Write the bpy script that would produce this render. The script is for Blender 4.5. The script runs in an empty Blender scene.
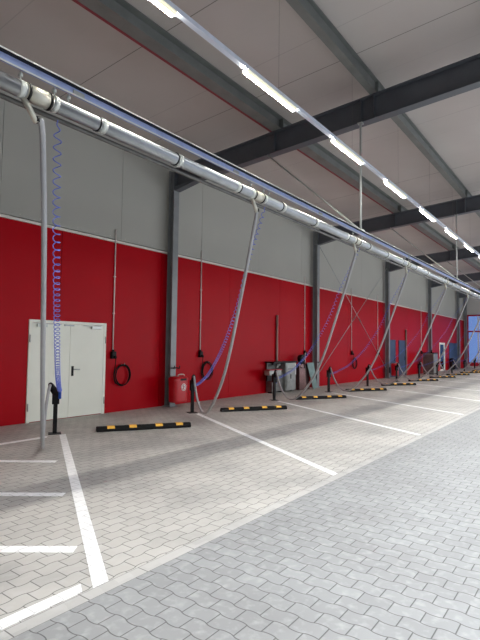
import bpy, bmesh, math, random
from mathutils import Vector, Matrix
random.seed(7)
C = bpy.context.scene.collection
PI = math.pi

# ------------------------------------------------------------------ camera
CAM_F, CAM_PITCH, CAM_ROLL, CAM_YAW, EYE = 482.435, 0.0546702, 0.0127634, 0.6394351, 1.64
def make_camera():
    cy, sy, cp, sp = math.cos(CAM_YAW), math.sin(CAM_YAW), math.cos(CAM_PITCH), math.sin(CAM_PITCH)
    F = Vector((cy*cp, sy*cp, sp)); R = Vector((sy, -cy, 0)); U = R.cross(F)
    c, s = math.cos(CAM_ROLL), math.sin(CAM_ROLL)
    R2 = c*R + s*U; U2 = -s*R + c*U
    cd = bpy.data.cameras.new('camera'); co = bpy.data.objects.new('camera', cd); C.objects.link(co)
    m = Matrix.Identity(4)
    for i in range(3):
        m[i][0] = R2[i]; m[i][1] = U2[i]; m[i][2] = -F[i]
    m[0][3], m[1][3], m[2][3] = 0, 0, EYE
    co.matrix_world = m
    cd.sensor_fit = 'VERTICAL'; cd.sensor_height = 36.0; cd.lens = CAM_F/640*36
    cd.clip_start = .05; cd.clip_end = 400
    bpy.context.scene.camera = co
make_camera()

# ------------------------------------------------------------------ world, daylight, exposure
sc = bpy.context.scene
sc.view_settings.view_transform = 'Standard'; sc.view_settings.look = 'None'
sc.view_settings.gamma = 1.0; sc.view_settings.use_curve_mapping = False
sc.view_settings.exposure = 0.22
w = bpy.data.worlds.new('sky'); sc.world = w; w.use_nodes = True
bg = w.node_tree.nodes['Background']
bg.inputs[0].default_value = (.24, .36, .72, 1); bg.inputs[1].default_value = .75
def area(name, loc, rot, sx, sy, power, col):
    l = bpy.data.lights.new(name, 'AREA'); l.shape = 'RECTANGLE'; l.size = sx; l.size_y = sy
    l.energy = power; l.color = col
    o = bpy.data.objects.new(name, l); C.objects.link(o); o.location = loc; o.rotation_euler = rot
    return o
DAY = (.95, .98, 1.0)
# daylight entering through the open gates along the opposite side of the hall
GATES = [(-3.0, 5.0), (4.5, 5.0), (12.5, 5.0), (20.5, 5.0), (28.5, 5.0), (36.5, 5.0)]
for (gx, gw), e_ in zip(GATES, (80, 140, 240, 330, 480, 650)):
    area('gate_daylight', (gx+gw/2, -12.35, 2.3), (math.radians(72), 0, 0), gw, 4.2, e_, DAY)
# unseen fill lamp added under the ridge to brighten the floor
rl = area('ridge_fill_light', (21, -1.5, 7.0), (0, 0, 0), 44, 2.6, 3200, DAY); rl.data.spread = math.radians(125)
LAMP_STRENGTH = 185.0
LAMP_COLOR = (1.0, .95, .86, 1)

# ------------------------------------------------------------------ materials
def srgb(r, g, b):
    f = lambda v: (v/255/12.92) if v/255 <= .04045 else ((v/255+.055)/1.055)**2.4
    return (f(r), f(g), f(b), 1)
def mat(name, col, rough=.5, metal=0.0, noise=0.0, nscale=6.0, bump=0.0, bscale=40.0, spec=None, coat=0.0):
    m = bpy.data.materials.new(name); m.use_nodes = True; nt = m.node_tree
    b = nt.nodes['Principled BSDF']
    b.inputs['Base Color'].default_value = col; b.inputs['Roughness'].default_value = rough; b.inputs['Metallic'].default_value = metal
    if spec is not None: b.inputs['Specular IOR Level'].default_value = spec
    if coat: b.inputs['Coat Weight'].default_value = coat; b.inputs['Coat Roughness'].default_value = .15
    tc = nt.nodes.new('ShaderNodeTexCoord')
    if noise:
        n = nt.nodes.new('ShaderNodeTexNoise'); n.inputs['Scale'].default_value = nscale; n.inputs['Detail'].default_value = 5
        nt.links.new(tc.outputs['Object'], n.inputs['Vector'])
        mr = nt.nodes.new('ShaderNodeMapRange')
        mr.inputs['From Min'].default_value = .3; mr.inputs['From Max'].default_value = .7
        mr.inputs['To Min'].default_value = 1-noise; mr.inputs['To Max'].default_value = 1+noise
        nt.links.new(n.outputs['Fac'], mr.inputs['Value'])
        mx = nt.nodes.new('ShaderNodeMix'); mx.data_type = 'RGBA'; mx.blend_type = 'MULTIPLY'; mx.inputs[0].default_value = 1
        mx.inputs[6].default_value = col
        nt.links.new(mr.outputs['Result'], mx.inputs[7]); nt.links.new(mx.outputs[2], b.inputs['Base Color'])
    if bump:
        n2 = nt.nodes.new('ShaderNodeTexNoise'); n2.inputs['Scale'].default_value = bscale
        nt.links.new(tc.outputs['Object'], n2.inputs['Vector'])
        bp = nt.nodes.new('ShaderNodeBump'); bp.inputs['Strength'].default_value = bump; bp.inputs['Distance'].default_value = .01
        nt.links.new(n2.outputs['Fac'], bp.inputs['Height']); nt.links.new(bp.outputs['Normal'], b.inputs['Normal'])
    return m
M = {}
M['red_panel']  = mat('red_panel', srgb(172, 1, 19), .40, 0, .05, .6, 0, 1, .10)
M['grey_panel'] = mat('grey_panel', srgb(172, 172, 165), .45, 0, .03, .5)
M['trim_white'] = mat('trim_white', srgb(225, 222, 212), .4)
M['gap_dark']   = mat('gap_dark', srgb(70, 70, 68), .7)
M['plain_wall'] = mat('plain_wall', srgb(190, 188, 184), .6)
M['steel_dark'] = mat('steel_dark', srgb(88, 92, 98), .45, .1, .08, 3)
M['steel_col']  = mat('steel_col', srgb(134, 138, 140), .45, .2, .10, 4)
M['purlin']     = mat('purlin', srgb(118, 121, 118), .5, .2, .10, 3)
M['red_edge']   = mat('red_edge', srgb(130, 40, 50), .5)
M['galv']       = mat('galv', srgb(170, 174, 174), .42, .7, .14, 9)
M['pipe']       = mat('pipe', srgb(172, 176, 180), .30, .92, .10, 5)
M['sleeve']     = mat('sleeve', srgb(196, 194, 182), .38, .6, .06, 5)
M['beam_sky_tint']  = mat('beam_sky_tint', srgb(160, 174, 218), .45, .3, .10, 8)  # galvanised steel; the reflected blue of the sky is painted into the base
M['zinc_white'] = mat('zinc_white', srgb(205, 210, 205), .35, .3)
M['black']      = mat('black', srgb(12, 12, 13), .5, 0, .15, 20, 0, 1, .25)
M['rubber']     = mat('rubber', srgb(20, 19, 20), .8, 0, .25, 25, .3, 90, .25)
M['yellow']     = mat('yellow', srgb(240, 178, 30), .45, 0, .10, 40)
M['hose']       = mat('hose', srgb(164, 165, 168), .42, 0, .06, 15)
M['coil_blue']  = mat('coil_blue', srgb(98, 116, 205), .35)
M['handle_blue']= mat('handle_blue', srgb(30, 80, 180), .4)
M['line_white'] = None
M['door_white'] = mat('door_white', srgb(242, 244, 232), .45, 0, .02, 2)
M['door_blue']  = mat('door_blue', srgb(42, 62, 92), .4)
M['conduit']    = mat('conduit', srgb(226, 218, 214), .45)
M['conduit_brown'] = mat('conduit_brown', srgb(150, 120, 112), .5)
M['bin_red']    = mat('bin_red', srgb(186, 14, 30), .32, 0, 0, 1, 0, 1, None, .3)
M['white']      = mat('white', srgb(235, 232, 230), .5)
M['cab_light']  = mat('cab_light', srgb(150, 152, 148), .36, .5, .16, 7)
M['cab_dark']   = mat('cab_dark', srgb(112, 112, 110), .34, .5, .2, 6)
M['plate_green']= mat('plate_green', srgb(120, 142, 136), .35, .4, .18, 6)
M['red_frame']  = mat('red_frame', srgb(170, 20, 40), .45)
M['mullion']    = mat('mullion', srgb(228, 232, 236), .4)
M['rail_alu']   = mat('rail_alu', srgb(214, 222, 236), .4, .2)
def emission(name, col, strength):
    m = bpy.data.materials.new(name); m.use_nodes = True; nt = m.node_tree
    b = nt.nodes['Principled BSDF']; b.inputs['Base Color'].default_value = (.9, .9, .85, 1)
    b.inputs['Emission Color'].default_value = col; b.inputs['Emission Strength'].default_value = strength
    return m
M['lamp'] = emission('lamp', LAMP_COLOR, LAMP_STRENGTH)
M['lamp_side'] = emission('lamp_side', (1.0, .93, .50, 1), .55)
def glass():
    m = bpy.data.materials.new('window_glass'); m.use_nodes = True; nt = m.node_tree; nt.nodes.clear()
    out = nt.nodes.new('ShaderNodeOutputMaterial'); mix = nt.nodes.new('ShaderNodeMixShader')
    t = nt.nodes.new('ShaderNodeBsdfTransparent'); g = nt.nodes.new('ShaderNodeBsdfGlossy'); fr = nt.nodes.new('ShaderNodeFresnel')
    t.inputs['Color'].default_value = (.86, .92, .97, 1); g.inputs['Roughness'].default_value = .02; fr.inputs['IOR'].default_value = 1.45
    nt.links.new(fr.outputs[0], mix.inputs[0]); nt.links.new(t.outputs[0], mix.inputs[1]); nt.links.new(g.outputs[0], mix.inputs[2])
    nt.links.new(mix.outputs[0], out.inputs[0]); return m
M['glass'] = glass()

class NG:                                    # tiny helper for maths node graphs
    def __init__(s, nt): s.nt = nt
    def m(s, op, a, b=None, c=None):
        n = s.nt.nodes.new('ShaderNodeMath'); n.operation = op
        for i, v in enumerate((a, b, c)):
            if v is None: continue
            if isinstance(v, (int, float)): n.inputs[i].default_value = v
            else: s.nt.links.new(v, n.inputs[i])
        return n.outputs[0]
PAVE_LEN, PAVE_WID, BAY_EDGE = .200, .133, 2.77
def paver_graph(nt):
    """joint mask (1 in a joint) and a random number per wave paver; rows are turned by 90 degrees inside the parking bays"""
    g = NG(nt)
    geo = nt.nodes.new('ShaderNodeNewGeometry'); sep = nt.nodes.new('ShaderNodeSeparateXYZ')
    nt.links.new(geo.outputs['Position'], sep.inputs[0])
    X, Y = sep.outputs[0], sep.outputs[1]
    bay = g.m('GREATER_THAN', Y, BAY_EDGE)
    lane = g.m('SUBTRACT', 1, bay)
    along = g.m('ADD', g.m('MULTIPLY', Y, lane), g.m('MULTIPLY', X, bay))
    across = g.m('ADD', g.m('MULTIPLY', X, lane), g.m('MULTIPLY', Y, bay))
    s = g.m('SINE', g.m('MULTIPLY', along, 2*PI/PAVE_LEN))
    wave = g.m('MULTIPLY', g.m('MULTIPLY', s, g.m('SUBTRACT', 1.6, g.m('MULTIPLY', g.m('ABSOLUTE', s), .6))), .0095)
    v = g.m('DIVIDE', g.m('ADD', across, wave), PAVE_WID)
    row = g.m('FLOOR', v)
    u = g.m('ADD', g.m('DIVIDE', along, PAVE_LEN), g.m('MULTIPLY', row, .5))
    col = g.m('FLOOR', u)
    fv = g.m('FRACT', v); fu = g.m('FRACT', u)
    dv = g.m('MULTIPLY', g.m('MINIMUM', fv, g.m('SUBTRACT', 1, fv)), PAVE_WID)
    du = g.m('MULTIPLY', g.m('MINIMUM', fu, g.m('SUBTRACT', 1, fu)), PAVE_LEN)
    d = g.m('MINIMUM', dv, du)
    # a smooth border strip of edging stones runs between lane and bays
    strip = g.m('MULTIPLY', g.m('GREATER_THAN', Y, BAY_EDGE-.11), g.m('LESS_THAN', Y, BAY_EDGE))
    edge = g.m('MINIMUM', g.m('ABSOLUTE', g.m('SUBTRACT', Y, BAY_EDGE)), g.m('ABSOLUTE', g.m('SUBTRACT', Y, BAY_EDGE-.11)))
    fs = g.m('FRACT', g.m('DIVIDE', X, .5)); ds = g.m('MULTIPLY', g.m('MINIMUM', fs, g.m('SUBTRACT', 1, fs)), .5)
    dstrip = g.m('MINIMUM', edge, ds)
    d = g.m('ADD', g.m('MULTIPLY', d, g.m('SUBTRACT', 1, strip)), g.m('MULTIPLY', dstrip, strip))
    mr = nt.nodes.new('ShaderNodeMapRange'); mr.interpolation_type = 'SMOOTHSTEP'
    mr.inputs['From Min'].default_value = .0018; mr.inputs['From Max'].default_value = .0055
    mr.inputs['To Min'].default_value = 1; mr.inputs['To Max'].default_value = 0
    nt.links.new(d, mr.inputs['Value'])
    cmb = nt.nodes.new('ShaderNodeCombineXYZ')
    nt.links.new(row, cmb.inputs[0]); nt.links.new(col, cmb.inputs[1]); nt.links.new(bay, cmb.inputs[2])
    wn = nt.nodes.new('ShaderNodeTexWhiteNoise'); nt.links.new(cmb.outputs[0], wn.inputs['Vector'])
    return g, mr.outputs['Result'], wn.outputs['Value'], strip, geo.outputs['Position'], bay
def mix(nt, fac, a, b, mode='MIX'):
    n = nt.nodes.new('ShaderNodeMix'); n.data_type = 'RGBA'; n.blend_type = mode
    for sock, v in ((n.inputs[0], fac), (n.inputs[6], a), (n.inputs[7], b)):
        if isinstance(v, (int, float)) : sock.default_value = v
        elif isinstance(v, tuple): sock.default_value = v
        else: nt.links.new(v, sock)
    return n.outputs[2]
def noise(nt, vec, scale, detail=4, lo=.3, hi=.7, a=0., b=1.):
    n = nt.nodes.new('ShaderNodeTexNoise'); n.inputs['Scale'].default_value = scale; n.inputs['Detail'].default_value = detail
    nt.links.new(vec, n.inputs['Vector'])
    mr = nt.nodes.new('ShaderNodeMapRange'); mr.inputs['From Min'].default_value = lo; mr.inputs['From Max'].default_value = hi
    mr.inputs['To Min'].default_value = a; mr.inputs['To Max'].default_value = b
    nt.links.new(n.outputs['Fac'], mr.inputs['Value']); return mr.outputs['Result']
def floor_material(paint=False):
    m = bpy.data.materials.new('road_paint' if paint else 'concrete_pavers'); m.use_nodes = True; nt = m.node_tree
    b = nt.nodes['Principled BSDF']
    g, joint, rnd, strip, pos, bay = paver_graph(nt)
    if paint:
        c = mix(nt, noise(nt, pos, 9, 6, .35, .75), srgb(248, 248, 248), srgb(228, 229, 230))
        c = mix(nt, g.m('MULTIPLY', joint, .55), c, srgb(150, 148, 146)); rough = .6
    else:
        base = mix(nt, bay, srgb(146, 148, 149), srgb(184, 182, 177))           # same pavers; bays painted lighter and warmer to stand in for light
        base = mix(nt, strip, base, srgb(182, 181, 178))
        val = g.m('ADD', .93, g.m('MULTIPLY', rnd, .14))
        vc = nt.nodes.new('ShaderNodeCombineColor')
        for i in range(3): nt.links.new(val, vc.inputs[i])
        c = mix(nt, 1.0, base, vc.outputs[0], 'MULTIPLY')
        c = mix(nt, g.m('MULTIPLY', noise(nt, pos, .9, 8, .42, .72), .5), c, srgb(122, 122, 123))
        c = mix(nt, g.m('MULTIPLY', noise(nt, pos, 14, 8, .5, .75), .35), c, srgb(190, 190, 190))
        c = mix(nt, g.m('MULTIPLY', joint, .8), c, srgb(62, 60, 59)); rough = .62
    nt.links.new(c, b.inputs['Base Color']); b.inputs['Roughness'].default_value = rough
    bp = nt.nodes.new('ShaderNodeBump'); bp.inputs['Strength'].default_value = .35; bp.inputs['Distance'].default_value = .004
    nt.links.new(g.m('SUBTRACT', 1, joint), bp.inputs['Height']); nt.links.new(bp.outputs['Normal'], b.inputs['Normal'])
    return m
M['floor'] = floor_material(); M['line_white'] = floor_material(True)
def ceiling_material():
    m = bpy.data.materials.new('roof_panels'); m.use_nodes = True; nt = m.node_tree; g = NG(nt)
    b = nt.nodes['Principled BSDF']; geo = nt.nodes.new('ShaderNodeNewGeometry'); sep = nt.nodes.new('ShaderNodeSeparateXYZ')
    nt.links.new(geo.outputs['Position'], sep.inputs[0])
    f = g.m('FRACT', g.m('DIVIDE', g.m('ADD', sep.outputs[0], 100*.9-3.82), .9))
    d = g.m('MULTIPLY', g.m('MINIMUM', f, g.m('SUBTRACT', 1, f)), .9)
    k = g.m('FLOOR', g.m('DIVIDE', g.m('ADD', sep.outputs[0], 100*.9-3.82+.45), .9))
    wn = nt.nodes.new('ShaderNodeTexWhiteNoise'); wn.noise_dimensions = '1D'; nt.links.new(k, wn.inputs['W'])
    fac = g.m('MULTIPLY', g.m('LESS_THAN', d, .009), g.m('POWER', wn.outputs['Value'], 1.6))
    c = mix(nt, noise(nt, geo.outputs['Position'], .5, 4), srgb(176, 168, 163), srgb(186, 179, 174))
    nt.links.new(mix(nt, fac, c, srgb(58, 54, 52)), b.inputs['Base Color']); b.inputs['Roughness'].default_value = .55
    return m
M['ceiling'] = ceiling_material()

# ------------------------------------------------------------------ mesh helpers
class MB:
    def __init__(s): s.v = []; s.f = []; s.sm = []
    def add(s, vs, fs, smooth=False):
        o = len(s.v); s.v += [tuple(v) for v in vs]; s.f += [tuple(i+o for i in f) for f in fs]; s.sm += [smooth]*len(fs); return s
    def box(s, x0, y0, z0, x1, y1, z1):
        x0, x1 = min(x0, x1), max(x0, x1); y0, y1 = min(y0, y1), max(y0, y1); z0, z1 = min(z0, z1), max(z0, z1)
        vs = [(x0,y0,z0),(x1,y0,z0),(x1,y1,z0),(x0,y1,z0),(x0,y0,z1),(x1,y0,z1),(x1,y1,z1),(x0,y1,z1)]
        return s.add(vs, [(0,3,2,1),(4,5,6,7),(0,1,5,4),(1,2,6,5),(2,3,7,6),(3,0,4,7)])
    def prism(s, poly, frame):
        """poly: 2D outline; frame(p, k) -> 3D for k=0,1"""
        n = len(poly); vs = [frame(p, 0) for p in poly] + [frame(p, 1) for p in poly]
        fs = [tuple(range(n-1, -1, -1)), tuple(range(n, 2*n))] + [(i, (i+1) % n, n+(i+1) % n, n+i) for i in range(n)]
        return s.add(vs, fs)
    def tube(s, pts, r, seg=12, caps=True, smooth=True):
        pts = [Vector(p) for p in pts]; n = len(pts); vs = []; fs = []
        t0 = (pts[1]-pts[0]).normalized(); up = Vector((0, 0, 1)) if abs(t0.z) < .95 else Vector((1, 0, 0))
        a = t0.cross(up).normalized()
        for i, p in enumerate(pts):
            t = (pts[min(i+1, n-1)]-pts[max(i-1, 0)]).normalized()
            a = (a - t*a.dot(t)).normalized(); b = t.cross(a)
            rr = r[i] if isinstance(r, (list, tuple)) else r
            for k in range(seg):
                th = 2*PI*k/seg; vs.append(p + (a*math.cos(th)+b*math.sin(th))*rr)
        for i in range(n-1):
            for k in range(seg):
                k2 = (k+1) % seg; fs.append((i*seg+k, i*seg+k2, (i+1)*seg+k2, (i+1)*seg+k))
        s.add(vs, fs, smooth)
        if caps:
            o = len(s.v)-len(vs)
            s.f += [tuple(o+k for k in range(seg-1, -1, -1)), tuple(o+(n-1)*seg+k for k in range(seg))]; s.sm += [False, False]
        return s
    def build(s, name, m, parent=None, loc=None, bevel=0.0):
        me = bpy.data.meshes.new(name); o0 = loc if loc is not None else (parent['_o'] if parent is not None and '_o' in parent else (0, 0, 0))
        me.from_pydata([(x-o0[0], y-o0[1], z-o0[2]) for x, y, z in s.v], [], s.f)
        me.polygons.foreach_set('use_smooth', s.sm)
        bm = bmesh.new(); bm.from_mesh(me); bmesh.ops.recalc_face_normals(bm, faces=bm.faces); bm.to_mesh(bm_me(me, bm)); bm.free()
        me.materials.append(m); me.update()
        o = bpy.data.objects.new(name, me); C.objects.link(o)
        if parent is not None:
            o.parent = parent
            if loc is not None and '_o' in parent: o.location = Vector(loc)-Vector(parent['_o'])
        elif loc is not None: o.location = loc
        o['_o'] = tuple(float(q) for q in o0)
        if bevel:
            md = o.modifiers.new('bevel', 'BEVEL'); md.width = bevel; md.segments = 2; md.limit_method = 'ANGLE'
        return o
def bm_me(me, bm): return me
def tag(o, label=None, cat=None, group=None, kind=None):
    if label: o['label'] = label
    if cat: o['category'] = cat
    if group: o['group'] = group
    if kind: o['kind'] = kind
    return o
def empty(name, loc, label, cat, group=None):
    o = bpy.data.objects.new(name, None); C.objects.link(o); o.location = loc; o.empty_display_size = .1
    o['_o'] = tuple(float(q) for q in loc)
    return tag(o, label, cat, group)
def rot_box(c, ux, hx, uy, hy, z0, z1):
    m = MB(); ux = Vector(ux); uy = Vector(uy); c = Vector(c)
    p = [c+ux*a*hx+uy*b*hy for a, b in ((-1,-1),(1,-1),(1,1),(-1,1))]
    return m.prism([0,1,2,3], lambda i, k: (p[i].x, p[i].y, z1 if k else z0))
def spline(pts, n):
    """Catmull-Rom through 2D/3D points, n samples per span"""
    P = [Vector(p) for p in pts]; P = [2*P[0]-P[1]] + P + [2*P[-1]-P[-2]]; out = []
    for i in range(1, len(P)-2):
        for k in range(n):
            t = k/n; a, b, c, d = P[i-1], P[i], P[i+1], P[i+2]
            out.append(.5*((2*b)+(c-a)*t+(2*a-5*b+4*c-d)*t*t+(3*b-a-3*c+d)*t**3))
    out.append(P[-2]); return out
def ordinal(n): return ['first','second','third','fourth','fifth','sixth','seventh','eighth','ninth','tenth','eleventh','twelfth'][n]

# ------------------------------------------------------------------ the setting
WY, RED_TOP, X0, X1, YR = 9.536, 4.16, -7.0, 46.0, -12.5
EAVE = 7.40
def roof_z(y): return EAVE - .0645*max(y, -1.5-(y+1.5)) if y < -1.5 else EAVE - .0645*y
RIDGE = -1.5
def raf_top(y): return 7.09-.0645*y if y >= RIDGE else 7.09-.0645*(2*RIDGE-y)
def ceil_z(y): return raf_top(y)+.30
fl = MB().box(X0-.2, YR-.2, -.2, X1+.2, WY+.3, 0).build('floor', M['floor']); tag(fl, kind='structure', label='grey floor of wave-edged concrete pavers')
cm = MB()
for a, b in ((WY+.3, RIDGE), (RIDGE, YR-.2)):
    za, zb = ceil_z(a), ceil_z(b)
    cm.prism([(a, za), (b, zb), (b, zb+.15), (a, za+.15)], lambda p, k: (X1+.2 if k else X0-.2, p[0], p[1]))
tag(cm.build('ceiling', M['ceiling']), kind='structure', label='pale sloping roof panels with dark joints')

GLASS_DOOR = (37.72, 39.32, 2.12)
# red cladding in panels, one gap for the glazed door
rm = MB(); k = 0; x = 6.15-3.05*5
while x < X1:
    a, b = max(x, X0), min(x+3.05, X1); g = .006
    if a < GLASS_DOOR[0] < b:
        rm.box(a+g, WY, 0.0, GLASS_DOOR[0], WY+.08, RED_TOP); rm.box(GLASS_DOOR[1], WY, 0, b-g, WY+.08, RED_TOP)
        rm.box(GLASS_DOOR[0], WY, GLASS_DOOR[2], GLASS_DOOR[1], WY+.08, RED_TOP)
    else: rm.box(a+g, WY, 0.0, b-g, WY+.08, RED_TOP)
    x += 3.05
wall = rm.build('wall_left', M['red_panel']); tag(wall, kind='structure', label='red panelled lower half of the long wall')
gm = MB(); x = 4.75-3.05*4
while x < X1:
    a, b = max(x, X0), min(x+3.05, X1); gm.box(a+.004, WY+.005, RED_TOP+.085, b-.004, WY+.08, 7.2); x += 3.05
gm.build('upper_panel', M['grey_panel'], wall)
bk = MB().box(X0, WY+.082, 0, GLASS_DOOR[0], WY+.25, 7.2).box(GLASS_DOOR[1], WY+.082, 0, X1, WY+.25, 7.2).box(GLASS_DOOR[0], WY+.082, GLASS_DOOR[2], GLASS_DOOR[1], WY+.25, 7.2)
bk.build('wall_core', M['gap_dark'], wall)
tr = MB().box(X0, WY-.02, RED_TOP+.005, X1, WY+.03, RED_TOP+.062)
x = X0+.2
while x < X1: tr.tube([(x, WY+.006, RED_TOP+.145), (x, WY-.006, RED_TOP+.145)], .008, 6); x += .46
t1 = tr.build('trim_1', M['trim_white']); tag(t1, kind='structure', label='white drip trim between red and grey wall panels')
# end wall with the large red-framed glazing
EX = X1
wn0, wn1, ws, wt = WY-.22, -11.5, .50, 4.62
em = MB().box(EX, YR, 0, EX+.2, WY+.25, ws-.3).box(EX, YR, wt, EX+.2, WY+.25, 7.9).box(EX, wn0, ws-.3, EX+.2, WY+.25, wt).box(EX, YR, ws-.3, EX+.2, wn1, wt)
tag(em.build('wall_end', M['plain_wall']), kind='structure')
win = MB().box(EX-.03, wn1, ws-.32, EX+.16, wn0, ws).box(EX-.03, wn1, wt-.08, EX+.16, wn0, wt+.05).box(EX-.03, wn0-.14, ws, EX+.16, wn0, wt-.08).box(EX-.02, wn1, 3.14, EX+.14, wn0-.14, 3.26)
wo = win.build('window_1', M['red_frame']); tag(wo, kind='structure', label='large blue window with red frame in the end wall')
y = wn0-.92
while y > wn1+.3:
    MB().box(EX+.02, y-.045, ws, EX+.12, y+.045, wt-.08).build('mullion', M['mullion'], wo); y -= .92
MB().box(EX+.08, wn1, ws, EX+.09, wn0-.14, wt-.08).build('pane', M['glass'], wo)
# opposite wall with open gates, and the wall behind
pr = MB(); xs = [X0]
for gx, gw in GATES: xs += [gx, gx+gw]
xs.append(X1)
for i in range(0, len(xs), 2): pr.box(xs[i], YR, 0, xs[i+1], YR-.2, 7.9)
for gx, gw in GATES: pr.box(gx, YR, 4.6, gx+gw, YR-.2, 7.9)
tag(pr.build('wall_right', M['plain_wall']), kind='structure')
tag(MB().box(X0-.2, YR-.2, 0, X0, WY+.25, 7.9).build('wall_back', M['plain_wall']), kind='structure')

# columns, rafters, purlins
COLX = [9.43+8.40*i for i in range(-1, 5)]
for i, cx in enumerate(COLX + [45.75]):
    zt = raf_top(9.3)-.02
    cb = MB()
    cb.box(cx-.1, 9.24, 0.02, cx+.1, 9.256, zt).box(cx-.1, 9.43, .02, cx+.1, 9.446, zt).box(cx-.005, 9.256, .02, cx+.005, 9.43, zt)
    cb.box(cx-.14, 9.2, 0, cx+.14, 9.48, .02)
    cb.box(cx-.098, 9.256, zt-.56, cx+.098, 9.43, zt-.545)
    c = cb.build('column', M['steel_col'])
    tag(c, 'grey steel wall column, ' + (['out of view beside the white double door','right of the white double door behind the red bin','beside the leaning green metal plate','beside two narrow dark blue doors','behind the grey cupboard','near the far dark blue door','in the far corner by the big window'][i]), kind='structure')
for i, cx in enumerate(COLX):
    rb = MB()
    for (ya, yb) in ((9.24, RIDGE), (2*RIDGE-9.24, RIDGE)):
        za, zb = raf_top(ya), raf_top(yb); D = .52
        for (o0, o1, hw) in ((0, -.018, .11), (-D+.018, -D, .11), (-.018, -D+.018, .006)):
            rb.prism([(ya, za+o0), (yb, zb+o0), (yb, zb+o1), (ya, za+o1)], lambda p, k, hw=hw: (cx+(hw if k else -hw), p[0], p[1]))
        for yy in (6.02, 3.88, 3.6, 1.2):
            if yb < yy < ya or ya < yy < yb:
                z = raf_top(yy); rb.box(cx-.105, yy-.006, z-D+.018, cx+.105, yy+.006, z-.018)
    # deeper end plate and knee stiffener where the rafter meets the column
    z = raf_top(9.24); rb.box(cx-.11, 9.215, z-.60, cx+.11, 9.24, z)
    rb.prism([(9.215, z-.52), (8.35, raf_top(8.35)-.52), (9.215, z-.62)], lambda p, k: (cx+(.1 if k else -.1), p[0], p[1]))
    r = rb.build('rafter', M['steel_dark'])
    tag(r, 'dark steel roof rafter ' + ['before the first in view','nearest in view, crossing above the hoses','second from the front under the roof','third from the front under the roof','fourth from the front under the roof','farthest from the front near the end window'][i], kind='structure')
def purlin(y, w, d, name_label, strip=False):
    z = raf_top(y); t = .012; b = MB()
    b.box(X0, y-w/2, z, X1, y+w/2, z+t).box(X0, y-w/2, z+d-t-.004, X1, y+w/2, z+d-.004).box(X0, y-.005, z+t, X1, y+.005, z+d-t)
    for cx in COLX: b.box(cx-.006, y-w/2+.004, z+t, cx+.006, y+w/2-.004, z+d-t)
    o = b.build('purlin', M['purlin']); tag(o, name_label, kind='structure')
    if strip: MB().box(X0, y+w/2, z-.008, X1, y+w/2+.05, z+.03).build('edge_strip', M['red_edge'], o)
purlin(3.60, .15, .30, 'grey roof purlin to the right of the strip lights')
purlin(5.94, .26, .30, 'grey roof purlin with a red lower edge left of the strip lights', True)
for yy in (.9, -4.2, -7.0, -9.8): purlin(yy, .15, .28, None)

# invented rooflight frame and pane, added around the ridge fill lamp
rf = MB().box(-1.1, -2.90, 7.02, 43.1, -2.82, 7.46).box(-1.1, -.18, 7.02, 43.1, -.10, 7.46).box(-1.1, -2.82, 7.02, -1.02, -.18, 7.46).box(43.02, -2.82, 7.02, 43.1, -.18, 7.46).build('added_rooflight', M['trim_white'])
tag(rf, kind='structure', label='added rooflight frame around the unseen ridge fill lamp')
MB().box(-1.0, -2.81, 7.20, 43.0, -.19, 7.21).build('pane', M['glass'], rf)

# doors
def door_double():
    xa, xb, zt = 5.44, 7.40, 2.15
    d = MB().box(xa, WY-.03, 0, xa+.07, WY+.02, zt-.06).box(xb-.07, WY-.03, 0, xb, WY+.02, zt-.06).box(xa, WY-.03, zt-.06, xb, WY+.02, zt).build('door_1', M['door_white'])
    tag(d, 'white steel double door in the red wall', kind='structure')
    mid = 6.42
    MB().box(xa+.072, WY-.024, .015, mid-.004, WY+.015, zt-.064).build('leaf', M['door_white'], d, bevel=.003)
    lf = MB().box(mid+.004, WY-.024, .015, xb-.072, WY+.015, zt-.064).build('leaf', M['door_white'], d, bevel=.003)
    hb = MB().box(6.475, WY-.036, .93, 6.525, WY-.024, 1.15).tube([(6.50, WY-.03, 1.08), (6.50, WY-.075, 1.08)], .011, 8)
    hb.build('handle_plate', M['black'], lf)
    MB().tube([(6.50, WY-.075, 1.08), (6.66, WY-.075, 1.075)], .011, 8).build('handle', M['galv'], lf)
    for (a, b, arm) in ((5.60, 5.82, 6.16), (6.96, 7.22, 6.74)):
        cl = MB().box(a, WY-.085, 2.0, b, WY-.024, 2.06).build('door_closer', M['zinc_white'], d, bevel=.004)
        MB().box(min(a, arm), WY-.07, 2.066, max(b, arm), WY-.05, 2.078).build('closer_arm', M['galv'], cl)
    MB().box(6.26, WY-.05, 2.045, 6.50, WY-.026, 2.075).build('selector', M['galv'], d)
    for hx in (xa+.02, xb-.02):
        for hz in (.32, 1.75): MB().tube([(hx, WY-.04, hz-.08), (hx, WY-.04, hz+.08)], .013, 8).build('hinge', M['galv'], d)
door_double()
def blue_door(n, xa, xb, zt, label, handle_x):
    d = MB().box(xa, WY-.03, 0, xa+.05, WY+.01, zt-.05).box(xb-.05, WY-.03, 0, xb, WY+.01, zt-.05).box(xa, WY-.03, zt-.05, xb, WY+.01, zt).build('door_%d' % n, M['door_blue'])
    tag(d, label, kind='structure')
    MB().box(xa+.052, WY-.022, .01, xb-.052, WY+.008, zt-.052).build('leaf', M['door_blue'], d)
    MB().box(handle_x-.03, WY-.035, .92, handle_x+.03, WY-.02, 1.16).tube([(handle_x, WY-.03, 1.06), (handle_x, WY-.08, 1.06), (handle_x+.12, WY-.08, 1.06)], .012, 8).build('handle', M['black'], d)
blue_door(2, 26.75, 28.02, 2.13, 'narrow dark blue door half hidden by the third column', 27.85)
blue_door(3, 28.60, 29.80, 2.13, 'dark blue door right of the half hidden one', 29.66)
blue_door(4, 40.6, 43.65, 2.14, 'wide dark blue door at the far end behind the tyre', 43.4)
gd = MB()
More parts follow.
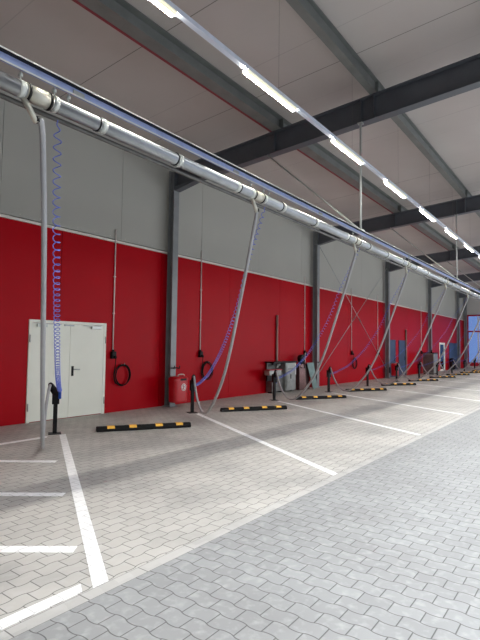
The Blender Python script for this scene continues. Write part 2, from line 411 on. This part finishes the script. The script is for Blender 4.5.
a, b, zt = GLASS_DOOR
gd.box(a, WY-.02, .12, a+.14, WY+.1, zt-.14).box(b-.14, WY-.02, .12, b, WY+.1, zt-.14).box(a, WY-.02, zt-.14, b, WY+.1, zt).box(a, WY-.02, 0, b, WY+.1, .12)
o = gd.build('door_5', M['door_white']); tag(o, 'white framed glass door in the far part of the red wall', kind='structure')
MB().box(a+.14, WY+.03, .12, b-.14, WY+.04, zt-.14).build('pane', M['glass'], o)

# ------------------------------------------------------------------ floor markings
BAY = math.radians(59.15); BD = Vector((math.cos(BAY), math.sin(BAY), 0)); BN = Vector((math.sin(BAY), -math.cos(BAY), 0))
def bx(n): return 5.17+3.735*n
BY = 8.05
def quad_line(pts, label, group):
    m = MB().prism([0, 1, 2, 3], lambda i, k: (pts[i][0], pts[i][1], .004 if k else .0005))
    return tag(m.build('painted_line', M['line_white']), label, 'floor marking', group)
hw = .055/math.sin(BAY)
for n in range(0, 10):
    ya, yb = 2.77, 7.86; xa = 2.17+3.665*n; xb = xa+(yb-ya)/math.tan(BAY)
    quad_line([(xa-hw, ya), (xa+hw, ya), (xb+hw, yb), (xb-hw, yb)],
        'white painted bay line ending at the %s black hose post from the left' % ordinal(n), 'angled white bay lines')
HA = math.radians(-52)
for (ex, ey, L, wd, lb) in ((3.97, 6.12, 1.9, .12, 'short white hatch line farthest from the viewer, left of the first bay line'),
                            (3.17, 4.72, 1.9, .12, 'middle one of the short white hatch lines left of the first bay line'),
                            (2.40, 3.40, 1.9, .12, 'short white hatch line nearest the viewer, left of the first bay line')):
    d = Vector((math.cos(HA), math.sin(HA), 0)); nn = Vector((-d.y, d.x, 0)); e = Vector((ex, ey, 0)); s = e-d*L
    quad_line([(s-nn*wd/2)[:2], (e-nn*wd/2)[:2], (e+nn*wd/2)[:2], (s+nn*wd/2)[:2]], lb, 'short hatch lines')
quad_line([(-1.0, 7.80), (4.86, 7.80), (4.95, 7.92), (-1.0, 7.92)], 'thin white line parallel to the wall, in front of the double door', 'white edge lines')
quad_line([(-1.0, 2.785), (2.03, 2.785), (2.09, 2.885), (-1.0, 2.885)], 'white line at lower left, running parallel to the wall up to the first bay line', 'white edge lines')

# ------------------------------------------------------------------ suspended rail, exhaust duct, conduit
RY = 3.88
b = MB().box(X0, RY-.06, 4.030, X1, RY-.008, 4.038).box(X0, RY-.032, 3.945, X1, RY-.008, 3.953).box(X0, RY-.02, 3.953, X1, RY-.012, 4.030)
rail = b.build('support_rail', M['beam_sky_tint']); tag(rail, 'long bluish steel rail hung under the roof, above the silver duct', 'rail')
e = MB().box(X0, RY-.064, 4.028, X1, RY-.06, 4.040).box(X0, RY-.036, 3.941, X1, RY-.032, 3.956); e.build('flange_edge', M['zinc_white'], rail)
MB().box(X0, RY-.058, 4.018, X1, RY-.0205, 4.0295).build('flange_shade', M['black'], rail)  # black strip painting in the shade under the top flange
x = 2.55
while x < X1:
    MB().box(x, RY-.03, 3.955, x+.12, RY-.0205, 3.997).build('splice_plate', M['galv'], rail); x += 2.45
DZ, DR = 3.79, .068
duct = MB().tube([(X0+.05, RY, DZ), (X1-.05, RY, DZ)], DR, 24).build('exhaust_duct', M['pipe'])
tag(duct, 'long silver round exhaust duct running under the bluish rail', 'duct')
TOPX = [2.22, 5.59, 9.10, 12.32, 16.24, 19.48] + [19.48+3.6*i for i in range(1, 6)]
for n, tx in enumerate(TOPX):
    s = MB().tube([(tx-.12, RY, DZ), (tx+.12, RY, DZ)], DR+.006, 24).build('sleeve', M['sleeve'], duct)
    for o_ in (-.10, .10):
        MB().tube([(tx+o_-.012, RY, DZ), (tx+o_+.012, RY, DZ)], DR+.010, 24).build('clamp_band', M['black'], s)
    MB().tube([(tx-.185, RY, DZ), (tx-.135, RY, DZ)], DR+.006, 24).build('collar', M['zinc_white'], duct)
    MB().tube([(tx+.135, RY, DZ), (tx+.175, RY, DZ)], DR+.006, 24).build('collar', M['zinc_white'], duct)
    for o_ in (.675, -.5 if n else -.9, 1.75):
        MB().tube([(tx+o_-.03, RY, DZ), (tx+o_+.03, RY, DZ)], DR+.006, 24).build('collar', M['zinc_white'], duct)
    for o_ in (.62, -.45 if n else -.85, 1.70):
        MB().tube([(tx+o_-.008, RY, DZ), (tx+o_+.008, RY, DZ)], DR+.007, 24).build('seal_band', M['black'], duct)
    for o_ in (-.16, .155, .3):
        MB().tube([(tx+o_, RY, DZ+DR-.004), (tx+o_, RY, 3.945)], .006, 6).tube([(tx+o_, RY-.002, 3.895), (tx+o_, RY-.002, 3.925)], .018, 6).build('hanger_bolt', M['zinc_white'], duct)
lc = MB().tube([(X0+.05, RY+.09, 3.71), (X1-.05, RY+.09, 3.71)], .022, 12)
tag(lc.build('air_line', M['cab_dark']), 'thin grey pipe running along just below the silver duct', 'pipe')
for i, cx in enumerate([q-.09 for q in COLX[1:]]):
    t = empty('rail_hanger', (cx, RY, 4.04), 'thin white hanger rod with diagonal brace holding the rail, at the %s rafter in view' % ordinal(i), 'hanger', 'rail hangers')
    zb = raf_top(RY)-.52
    MB().tube([(cx, RY, 4.06), (cx, RY, zb)], .022, 10).build('rod', M['zinc_white'], t)
    MB().tube([(cx, RY+.03, 4.08), (cx, 6.2, raf_top(6.2)-.52)], .020, 10).build('brace', M['zinc_white'], t)
    MB().box(cx-.06, RY-.06, 4.04, cx+.06, RY+.08, 4.065).build('foot_plate', M['zinc_white'], t)
    MB().box(cx-.05, RY-.05, zb-.03, cx+.05, RY+.05, zb).build('clamp_plate', M['galv'], t)
# crossed tension rods between the second and third columns
for (xa, za, xb, zb, lb) in ((COLX[2]+.12, 6.05, COLX[3]-.12, .5, 'thin steel tension rod sloping down to the right between second and third columns'), (COLX[3]-.12, 6.05, COLX[2]+.12, .5, 'thin steel tension rod sloping down to the left between second and third columns')):
    yy = 9.37 if xa < xb else 9.335
    r = MB().tube([(xa, yy, za), (xb, yy, zb)], .014, 8).build('tension_rod', M['galv']); tag(r, lb, 'rod', 'crossed wall bracing rods')
    q = .55; c = Vector((xa+(xb-xa)*q, yy, za+(zb-za)*q)); d = Vector((xb-xa, 0, zb-za)).normalized()
    MB().tube([c-d*.15, c+d*.15], .028, 8).build('turnbuckle', M['cab_dark'], r)

# ------------------------------------------------------------------ strip lights
LY, LZ = 3.50, 5.14
tk = MB().box(X0+.1, LY-.033, LZ-.005, X1-.1, LY+.033, LZ+.05).build('light_track', M['rail_alu'])
tag(tk, 'long straight aluminium light track carrying the strip lights', 'light track')
k = 0; x = 4.64-2.5*4
wires = []
while x < X1-1.6:
    if x > -5.5:
        vis = x > 1.5
        j = round((x-2.14)/2.5)
        t = MB().box(x+.1, LY-.048, LZ-.022, x+1.34, LY+.048, LZ-.005).build('strip_light', M['rail_alu'])
        tag(t, ('glowing strip light on the track, %s from the top of the photo' % ordinal(j) if 0 <= j < 9 else 'glowing strip light far along the track beyond the ninth' if j >= 9 else 'glowing strip light overhead behind the viewer'), 'light', 'glowing strip lights')
        df = MB().prism([(-.022, -.0225), (.022, -.0225), (.018, -.052), (-.018, -.052)], lambda p, kk: (x+.11+kk*1.22, LY+p[0], LZ+p[1])).build('diffuser', M['lamp'], t)
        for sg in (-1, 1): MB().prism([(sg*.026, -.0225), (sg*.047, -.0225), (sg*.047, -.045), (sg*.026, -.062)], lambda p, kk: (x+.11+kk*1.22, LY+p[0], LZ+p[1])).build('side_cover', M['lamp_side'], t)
        wires.append(x+.9)
    x += 2.5
for wx in wires: MB().tube([(wx, LY, LZ+.05), (wx, LY, ceil_z(LY))], .0018, 5).build('suspension_wire', M['cab_dark'], tk)

# ------------------------------------------------------------------ hoses, coils, posts, wheel stops
HOSE = [(0, 3.60), (.06, 3.48), (.23, 3.24), (.53, 2.81), (.97, 2.22), (1.47, 1.58), (2.03, 1.03), (2.68, .60), (3.30, .31), (3.75, .20), (4.15, .22), (4.55, .37), (4.82, .56), (4.97, .72), (5.08, .85), (5.16, .905)]
HOSE0 = [(0, 3.60), (.05, 3.48), (.18, 3.24), (.42, 2.81), (.80, 2.22), (1.30, 1.56), (1.9, .95), (2.6, .46), (3.30, .16), (3.75, .065), (4.15, .09), (4.52, .30), (4.80, .56), (4.97, .75), (5.08, .87), (5.16, .905)]
HOSE0_SWAY = [-.03, -.045, -.05, -.055, -.045, -.025, 0, .035, .07, .10, .125, .135, .13, .115, .10, .09]
COIL = [(0, 3.68), (.46, 3.29), (.93, 2.89), (1.27, 2.5), (1.71, 2.11), (2.5, 1.58), (3.55, 1.08), (4.28, .86), (4.9, .71), (5.22, .68)]
COIL0 = [(0, 3.66), (.3, 3.1), (.8, 2.6), (1.5, 2.1), (2.3, 1.6), (3.1, 1.22), (4, .97), (4.8, .84), (5.22, .80)]
tx_ = lambda n: TOPX[n]+(.21 if n else .20)
posts_desc = lambda n: 'the %s black post from the left' % ordinal(n)
for n in range(11):
    px = bx(n); base = Vector((px, BY, 0))
    # post
    t = empty('hose_post', base, 'black steel hose post with base plate, %s from the left along the wall' % ordinal(n), 'post', 'black hose posts')
    top = Vector((TOPX[n], RY, 0)); dv = base-top; L = dv.length; d = dv/L; nn = Vector((-d.y, d.x, 0)); sc_ = L/5.30
    rot_box(base, BD, .036, BN, .036, .01, .80).build('post', M['black'], t, bevel=.004)
    rot_box(base, BD, .11, BN, .11, 0, .012).build('base_plate', M['black'], t)
    rot_box(base, BD, .062, BN, .062, .54, .80).build('holder', M['black'], t, bevel=.006)
    P3 = lambda s, z: (top.x+d.x*s, top.y+d.y*s, z)
    # hose
    path = [Vector(P3(s*sc_, z)) for s, z in (HOSE0 if n == 0 else HOSE)]
    if n == 0: path = [q+nn*o_ for q, o_ in zip(path, HOSE0_SWAY)]
    pts = spline(path, 10 if n < 5 else 6)
    h = empty('exhaust_hose', (top.x, top.y, 3.69), 'grey exhaust hose sagging from the silver duct to %s' % posts_desc(n), 'hose', 'grey exhaust hoses')
    rad = .026
    MB().tube(pts, rad, 14 if n < 4 else 8).build('hose_tube', M['hose'], h)
    MB().tube([(TOPX[n]-.13, RY, DZ-DR+.01), P3(0, 3.56)], .026, 12).build('duct_stub', M['sleeve'], h)
    MB().tube([P3(0, 3.61), P3(.005, 3.565)], .033, 12).build('coupling', M['black'], h)
    q0, q1 = Vector(pts[-1]), Vector(P3(L-.075, .74))
    MB().tube([q0+(q0-q1)*.15, q0, q0.lerp(q1, .5), q1], [.030, .046, .060, .058], 12).build('nozzle', M['rubber'], h)
    # coiled air hose
    ctop = Vector((tx_(n), RY, 0)); cend = base+(Vector((.02, -.095, 0)) if n == 0 else Vector((.085, 0, 0))); cd_ = (cend-ctop); cl_ = cd_.length; cd_ = cd_/cl_
    cp = [ctop+cd_*(s/5.22*cl_)+Vector((0, 0, z)) for s, z in (COIL0 if n == 0 else COIL)]
    cpts = spline(cp, 24); Ls = [0]
    for i in range(1, len(cpts)): Ls.append(Ls[-1]+(cpts[i]-cpts[i-1]).length)
    tot = Ls[-1]; seg = 9 if n < 3 else 7; turns = 74 if n == 0 else 72
    def at(q):
        q = min(max(q, 0), tot*.9999); i = 0
        while Ls[i+1] < q: i += 1
        f = (q-Ls[i])/max(1e-6, Ls[i+1]-Ls[i]); return cpts[i].lerp(cpts[i+1], f), (cpts[i+1]-cpts[i]).normalized()
    hel = []; N = turns*seg
    for i in range(N+1):
        f = i/N; q = tot*(1-(1-f)**(1.3 if n == 0 else 1.2))              # windings open at the top, packed towards the post
        c_, t_ = at(q); a_ = t_.cross(nn).normalized(); b_ = nn
        th = 2*PI*i/seg; rr = (.034 if n == 0 else .026)*min(1, i/12, (N-i)/12)+.001
        hel.append(c_+(a_*math.cos(th)+b_*math.sin(th))*rr)
    ch = empty('coiled_air_hose', cpts[0], 'blue coiled air hose from the duct to %s' % posts_desc(n), 'coiled hose', 'blue coiled air hoses')
    MB().tube(hel, .0050 if n < 2 else (.0042 if n < 4 else .003), 5 if n < 3 else 4).build('coil', M['coil_blue'], ch)
    e0 = cpts[-1]
    MB().tube([e0+Vector((0, 0, .05)), e0-Vector((0, 0, .16))], .028, 10).build('coupling', M['handle_blue'] if n == 0 else M['coil_blue'], ch)
SA = BAY-PI/2; SD = Vector((math.cos(SA), math.sin(SA), 0)); SN = Vector((-SD.y, SD.x, 0))
for n in range(10):
    c = Vector((6.56+3.735*n, 7.16, 0))
    t = empty('wheel_stop', c, 'black rubber wheel stop with yellow patches, in the bay between the %s and %s posts' % (ordinal(n), ordinal(n+1)), 'wheel stop', 'black and yellow wheel stops')
    def prof(u0, u1, gsc, m, name, slant=0):
        poly = [(-.075-gsc, 0), (.075+gsc, 0), (.075+gsc, .035+gsc), (.045, .095+gsc), (-.045, .095+gsc), (-.075-gsc, .035+gsc)]
        if gsc: poly = [(.062, .055), (.066+gsc, .055), (.045+gsc, .095+gsc), (-.045-gsc, .095+gsc), (-.066-gsc, .055), (-.062, .055)]
        b = MB().prism(poly, lambda p, k: tuple(c+SD*((u1 if k else u0)+slant*p[1]*5*0)+SN*p[0]+Vector((0, 0, p[1]+.0005))))
        b.build(name, m, t, bevel=0 if gsc else .012)
    prof(-.92, .92, 0, M['rubber'], 'body')
    for f in (-.655, -.24, .27, .68): prof(f-.07, f+.07, .003, M['yellow'], 'reflector')

# ------------------------------------------------------------------ power drops on the red wall
drops = [(7.61, 'right of the white double door', 1), (10.82, 'right of the first column', 1), (17.52-.35+.0, 'left of the second column', 0), (21.77, 'middle of the third red section', 1), (25.2, 'just left of the third column', 0), (33.1, 'above the far grey cupboard', 0)]
for i, (cx, where, coil) in enumerate(drops):
    t = empty('power_drop', (cx, WY, 1.4), 'pale conduit with black socket on red wall, ' + where, 'conduit', 'wall conduits with sockets')
    MB().tube([(cx, WY-.025, 4.48), (cx, WY-.025, 1.50)], .016, 10).build('conduit_pipe', M['conduit'], t)
    MB().tube([(cx, WY-.045, 1.52), (cx, WY-.045, 1.48)], .03, 10).build('gland', M['black'], t)
    s = MB().box(cx-.065, WY-.10, 1.30, cx+.065, WY-.001, 1.48).build('socket', M['black'], t, bevel=.02)
    MB().tube([(cx, WY-.08, 1.36), (cx, WY-.15, 1.33)], .035, 10).build('plug', M['black'], t)
    for zz in (4.2, 3.3, 2.4): MB().box(cx-.025, WY-.045, zz, cx+.025, WY-.001, zz+.02).build('clip', M['conduit'], t)
    if coil:
        cc = Vector((cx+.30, WY-.07, .90))
        k_ = MB()
        for j in range(4):
            r_ = .235+.018*random.uniform(-1, 1); off = Vector((random.uniform(-.012, .012), -.02+.018*j, random.uniform(-.015, .015)))
            k_.tube([cc+off+Vector((math.cos(a)*r_, 0, math.sin(a)*r_*1.1)) for a in [2*PI*i_/40 for i_ in range(41)]], .011, 7, caps=False)
        k_.tube(spline([(cx, WY-.15, 1.33), (cx+.005, WY-.13, 1.15), (cx+.0, WY-.09, .9), (cx+.06, WY-.07, .72), (cx+.16, WY-.06, .70)], 8), .011, 7)
        o = k_.build('coiled_cable', M['rubber']); tag(o, 'coil of black cable hanging on the red wall, ' + where, 'cable', 'coils of black cable')
        MB().tube([(cx+.30, WY-.001, 1.155), (cx+.30, WY-.12, 1.155), (cx+.30, WY-.12, 1.19)], .008, 6).build('hook', M['galv'], o)
tb = MB().tube([(15.05, WY-.05, .02), (15.05, WY-.05, 2.80)], .042, 12)
tag(tb.build('vertical_pipe', M['conduit_brown']), 'short thick brownish pipe on the red wall behind the grey workshop cabinet', 'pipe')
tb = MB().tube([(29.66+.2, WY-.05, .02), (29.86, WY-.05, 2.80)], .05, 12)
tag(tb.build('vertical_pipe', M['conduit_brown']), 'short thick brownish pipe on the wall right of the dark blue doors', 'pipe')
for cx, wh in ((COLX[1], 'first column from the left, above the red bin'), (COLX[2], 'second column from the left')):
    hk = MB().box(cx-.1, 9.225, 1.02, cx+.16, 9.239, 1.05).tube([(cx-.06, 9.22, 1.04), (cx-.06, 9.15, 1.02), (cx-.06, 9.13, 1.10)], .012, 6).tube([(cx+.14, 9.23, 1.04), (cx+.14, 9.15, 1.02), (cx+.14, 9.13, 1.10)], .016, 6)
    tag(hk.build('hook_bracket', M['black']), 'small black double hook on the ' + wh, 'hook', 'column hooks')

# ------------------------------------------------------------------ bins
def bin_(cx, label, mount=None):
    cy, z0, z1 = (9.04, .14, .74) if mount else (9.30, .10, .70)
    t = empty('waste_bin', (cx, cy, z0), label, 'bin', 'red wall bins')
    def ring(sx, sy, n=28):
        out = []
        for i in range(n):
            a = 2*PI*i/n; c, s = math.cos(a), math.sin(a); e = .55
            out.append((cx+math.copysign(abs(c)**e, c)*sx, cy+math.copysign(abs(s)**e, s)*sy))
        return out
    def loft(levels):
        m = MB(); n = 28; vs = []
        for sx, sy, z in levels: vs += [(x_, y_, z) for x_, y_ in ring(sx, sy)]
        fs = [(l*n+i, l*n+(i+1) % n, (l+1)*n+(i+1) % n, (l+1)*n+i) for l in range(len(levels)-1) for i in range(n)]
        fs += [tuple(range(n-1, -1, -1)), tuple((len(levels)-1)*n+i for i in range(n))]
        return m.add(vs, fs)
    loft([(.235, .145, z0), (.25, .16, z0+.03), (.26, .17, z1-.04), (.268, .176, z1-.03), (.268, .176, z1)]).build('body', M['bin_red'], t)
    ld = loft([(.270, .18, z1+.002), (.270, .18, z1+.03), (.23, .15, z1+.075), (.16, .10, z1+.09)]).build('lid', M['bin_red'], t)
    MB().box(cx-.10, cy-.186, z1-.02, cx+.12, cy-.172, z1+.03).build('slot', M['black'], ld)
    MB().tube(spline([(cx-.12, cy-.10, z1+.06), (cx-.10, cy-.10, z1+.13), (cx+.10, cy-.10, z1+.13), (cx+.12, cy-.10, z1+.06)], 6), .012, 8).build('lid_handle', M['sleeve'], ld)
    if mount: MB().box(mount-.08, cy+.172, .30, mount+.08, 9.239, .60).build('column_bracket', M['black'], t)
    else: MB().box(cx-.12, cy+.172, .25, cx+.12, WY-.001, .60).build('wall_bracket', M['black'], t)
    dz = z1-.20
    dm = MB().tube([(cx+.03, cy-.170, dz), (cx+.03, cy-.178, dz)], .095, 24).build('emblem', M['white'], t)
    em_ = MB().tube([(cx+.03+.075*math.cos(a), cy-.180, dz+.075*math.sin(a)) for a in [2*PI*i/30 for i in range(31)]], .006, 6, caps=False)
    em_.tube([(cx+.015, cy-.180, dz+.055), (cx+.015, cy-.180, dz-.015), (cx+.04, cy-.180, dz-.05)], .010, 6).tube([(cx+.03, cy-.180, dz+.02), (cx+.065, cy-.180, dz-.005)], .009, 6).tube([(cx-.02, cy-.180, dz-.03), (cx+.01, cy-.180, dz-.045)], .008, 6)
    em_.build('emblem_mark', M['bin_red'], dm)
bin_(9.43, 'red waste bin with round white emblem at the foot of the first column', COLX[1])
bin_(26.50, 'red waste bin at the foot of the third column, near the dark blue doors', COLX[3])
bin_(36.3, 'small red waste bin far along the wall right of the grey cupboard')

# ------------------------------------------------------------------ workshop cabinets
def cabinet_near():
    t = empty('workshop_cabinet', (15.0, 9.3, 0), 'grey metal workshop cabinet with black top against the red wall', 'cabinet')
    MB().box(15.12, 9.14, .05, 15.84, 9.50, 1.06).build('body', M['cab_light'], t, bevel=.01)
    MB().box(14.36, 9.24, .05, 15.10, 9.50, .72).build('lower_body', M['cab_dark'], t, bevel=.01)
    MB().box(14.28, 9.12, 1.065, 15.90, 9.51, 1.115).build('top', M['black'], t, bevel=.006)
    MB().box(14.36, 9.46, .72, 15.10, 9.50, 1.06).build('back_panel', M['cab_dark'], t)
    d = MB().box(15.17, 9.122, .10, 15.70, 9.139, 1.0).build('door', M['cab_light'], t, bevel=.004)
    MB().box(15.42, 9.112, .48, 15.47, 9.121, .64).build('handle', M['black'], d)
    MB().box(15.24, 9.116, .82, 15.64, 9.1215, .86).build('vent', M['cab_dark'], d)
    MB().box(15.24, 9.116, .72, 15.38, 9.1215, .76).build('vent', M['cab_dark'], d)
    MB().box(15.78, 9.125, .62, 15.83, 9.139, 1.02).build('corner_strip', M['white'], t)
    for fx in (14.42, 15.04, 15.2, 15.76): MB().box(fx-.03, 9.28, 0, fx+.03, 9.44, .05).build('foot', M['black'], t)
    MB().box(14.40, 9.24, 1.0, 14.46, 9.30, 1.065).build('post', M['black'], t)
    g = MB().box(13.86, 9.02, .66, 14.62, 9.235, .83).build('tray', M['cab_light'], t, bevel=.008)
    MB().box(13.84, 9.0, .832, 14.64, 9.236, .86).build('tray_lid', M['red_frame'], g)
    MB().tube([(14.55, 9.18, .87), (14.7, 9.25, .98), (14.9, 9.28, 1.0)], .05, 10).build('spout', M['cab_light'], t)
    MB().box(14.05, 9.236, .45, 14.5, 9.239+.06, .66).build('tray_bracket', M['black'], t)
cabinet_near()
def wash_unit():
    t = empty('service_cabinet', (16.6, 9.3, 0), 'shiny dark steel service cabinet left of the second column, black reel on top', 'cabinet')
    MB().box(16.15, 9.15, 0, 16.95, 9.5, 1.0).build('body', mat('shiny_steel', srgb(150, 120, 120), .18, .9, .1, 3), t, bevel=.01)
    r = MB().tube([(16.45, 9.15, 1.20), (16.45, 9.34, 1.20)], .155, 20).build('reel', M['black'], t)
    MB().box(16.36, 9.16, 1.0, 16.54, 9.34, 1.06).build('reel_stand', M['black'], t)
    MB().tube([(16.45, 9.146, 1.20), (16.45, 9.10, 1.20)], .05, 14).build('reel_hub', M['cab_dark'], r)
    MB().tube(spline([(16.42, 9.12, 1.06), (16.36, 9.07, .95), (16.36, 9.07, .86), (16.46, 9.07, .84)], 6), .022, 8).build('nozzle', M['black'], t)
    MB().tube([(16.85, 9.3, 1.0), (16.85, 9.3, 1.42)], .018, 8).build('standpipe', M['conduit'], t)
wash_unit()
pl = MB().prism([(16.62, 1.04), (17.18, 1.04), (17.30, .06), (16.98, .0)], lambda p, k: (p[0], 9.10-(1.04-p[1])*.10+(.02 if k else 0), p[1]))
tag(pl.build('leaning_plate', M['plate_green']), 'tapered greenish metal plate leaning against the service cabinet', 'metal plate')
def cabinet_far():
    t = empty('grey_cupboard', (30.5, 8.9, 0), 'grey metal cupboard with black top at the far column', 'cupboard')
    xa, xb, ya, yb, zt = 32.3, 33.2, 8.5, 9.2, 1.34
    MB().box(xa, ya, .06, xb, yb, zt).build('body', M['cab_light'], t, bevel=.015)
    MB().box(xa-.03, ya-.03, zt+.002, xb+.03, yb+.03, zt+.06).build('top', M['black'], t)
    MB().box(xa-.012, ya+.04, .12, xa-.001, yb-.04, zt-.06).build('side_panel', M['cab_dark'], t)
    MB().box(xa+.05, ya-.014, .12, xb-.05, ya-.001, zt-.06).build('door', M['cab_light'], t)
    for fx in (xa+.08, xb-.08): MB().box(fx-.04, ya+.05, 0, fx+.04, yb-.05, .06).build('foot', M['black'], t)
    MB().tube([(xa+.2, ya+.2, zt+.06), (xa+.2, ya+.2, zt+.16), (xa+.45, ya+.25, zt+.2)], .05, 10).build('fitting', M['black'], t)
cabinet_far()
# tyre leaning by the far door
ty = MB(); cc = Vector((40.6, 9.28, .46)); tl = math.radians(8)
prof = [(.26, -.10), (.30, -.12), (.40, -.125), (.44, -.10), (.46, -.04), (.46, .04), (.44, .10), (.40, .125), (.30, .12), (.26, .10)]
n = 40; vs = []; fs = []
for i in range(n):
    a = 2*PI*i/n
    for r_, y_ in prof:
        p = Vector((math.cos(a)*r_, y_, math.sin(a)*r_)); p = Vector((p.x, p.y*math.cos(tl)+p.z*math.sin(tl), -p.y*math.sin(tl)+p.z*math.cos(tl))); vs.append(cc+p+Vector((0, 0, .015)))
mlen = len(prof)
for i in range(n):
    for j in range(mlen): fs.append((i*mlen+j, ((i+1) % n)*mlen+j, ((i+1) % n)*mlen+(j+1) % mlen, i*mlen+(j+1) % mlen))
ty.add(vs, fs, True)
tag(ty.build('tyre', M['rubber']), 'large black tyre leaning in front of the wide far dark blue door', 'tyre')
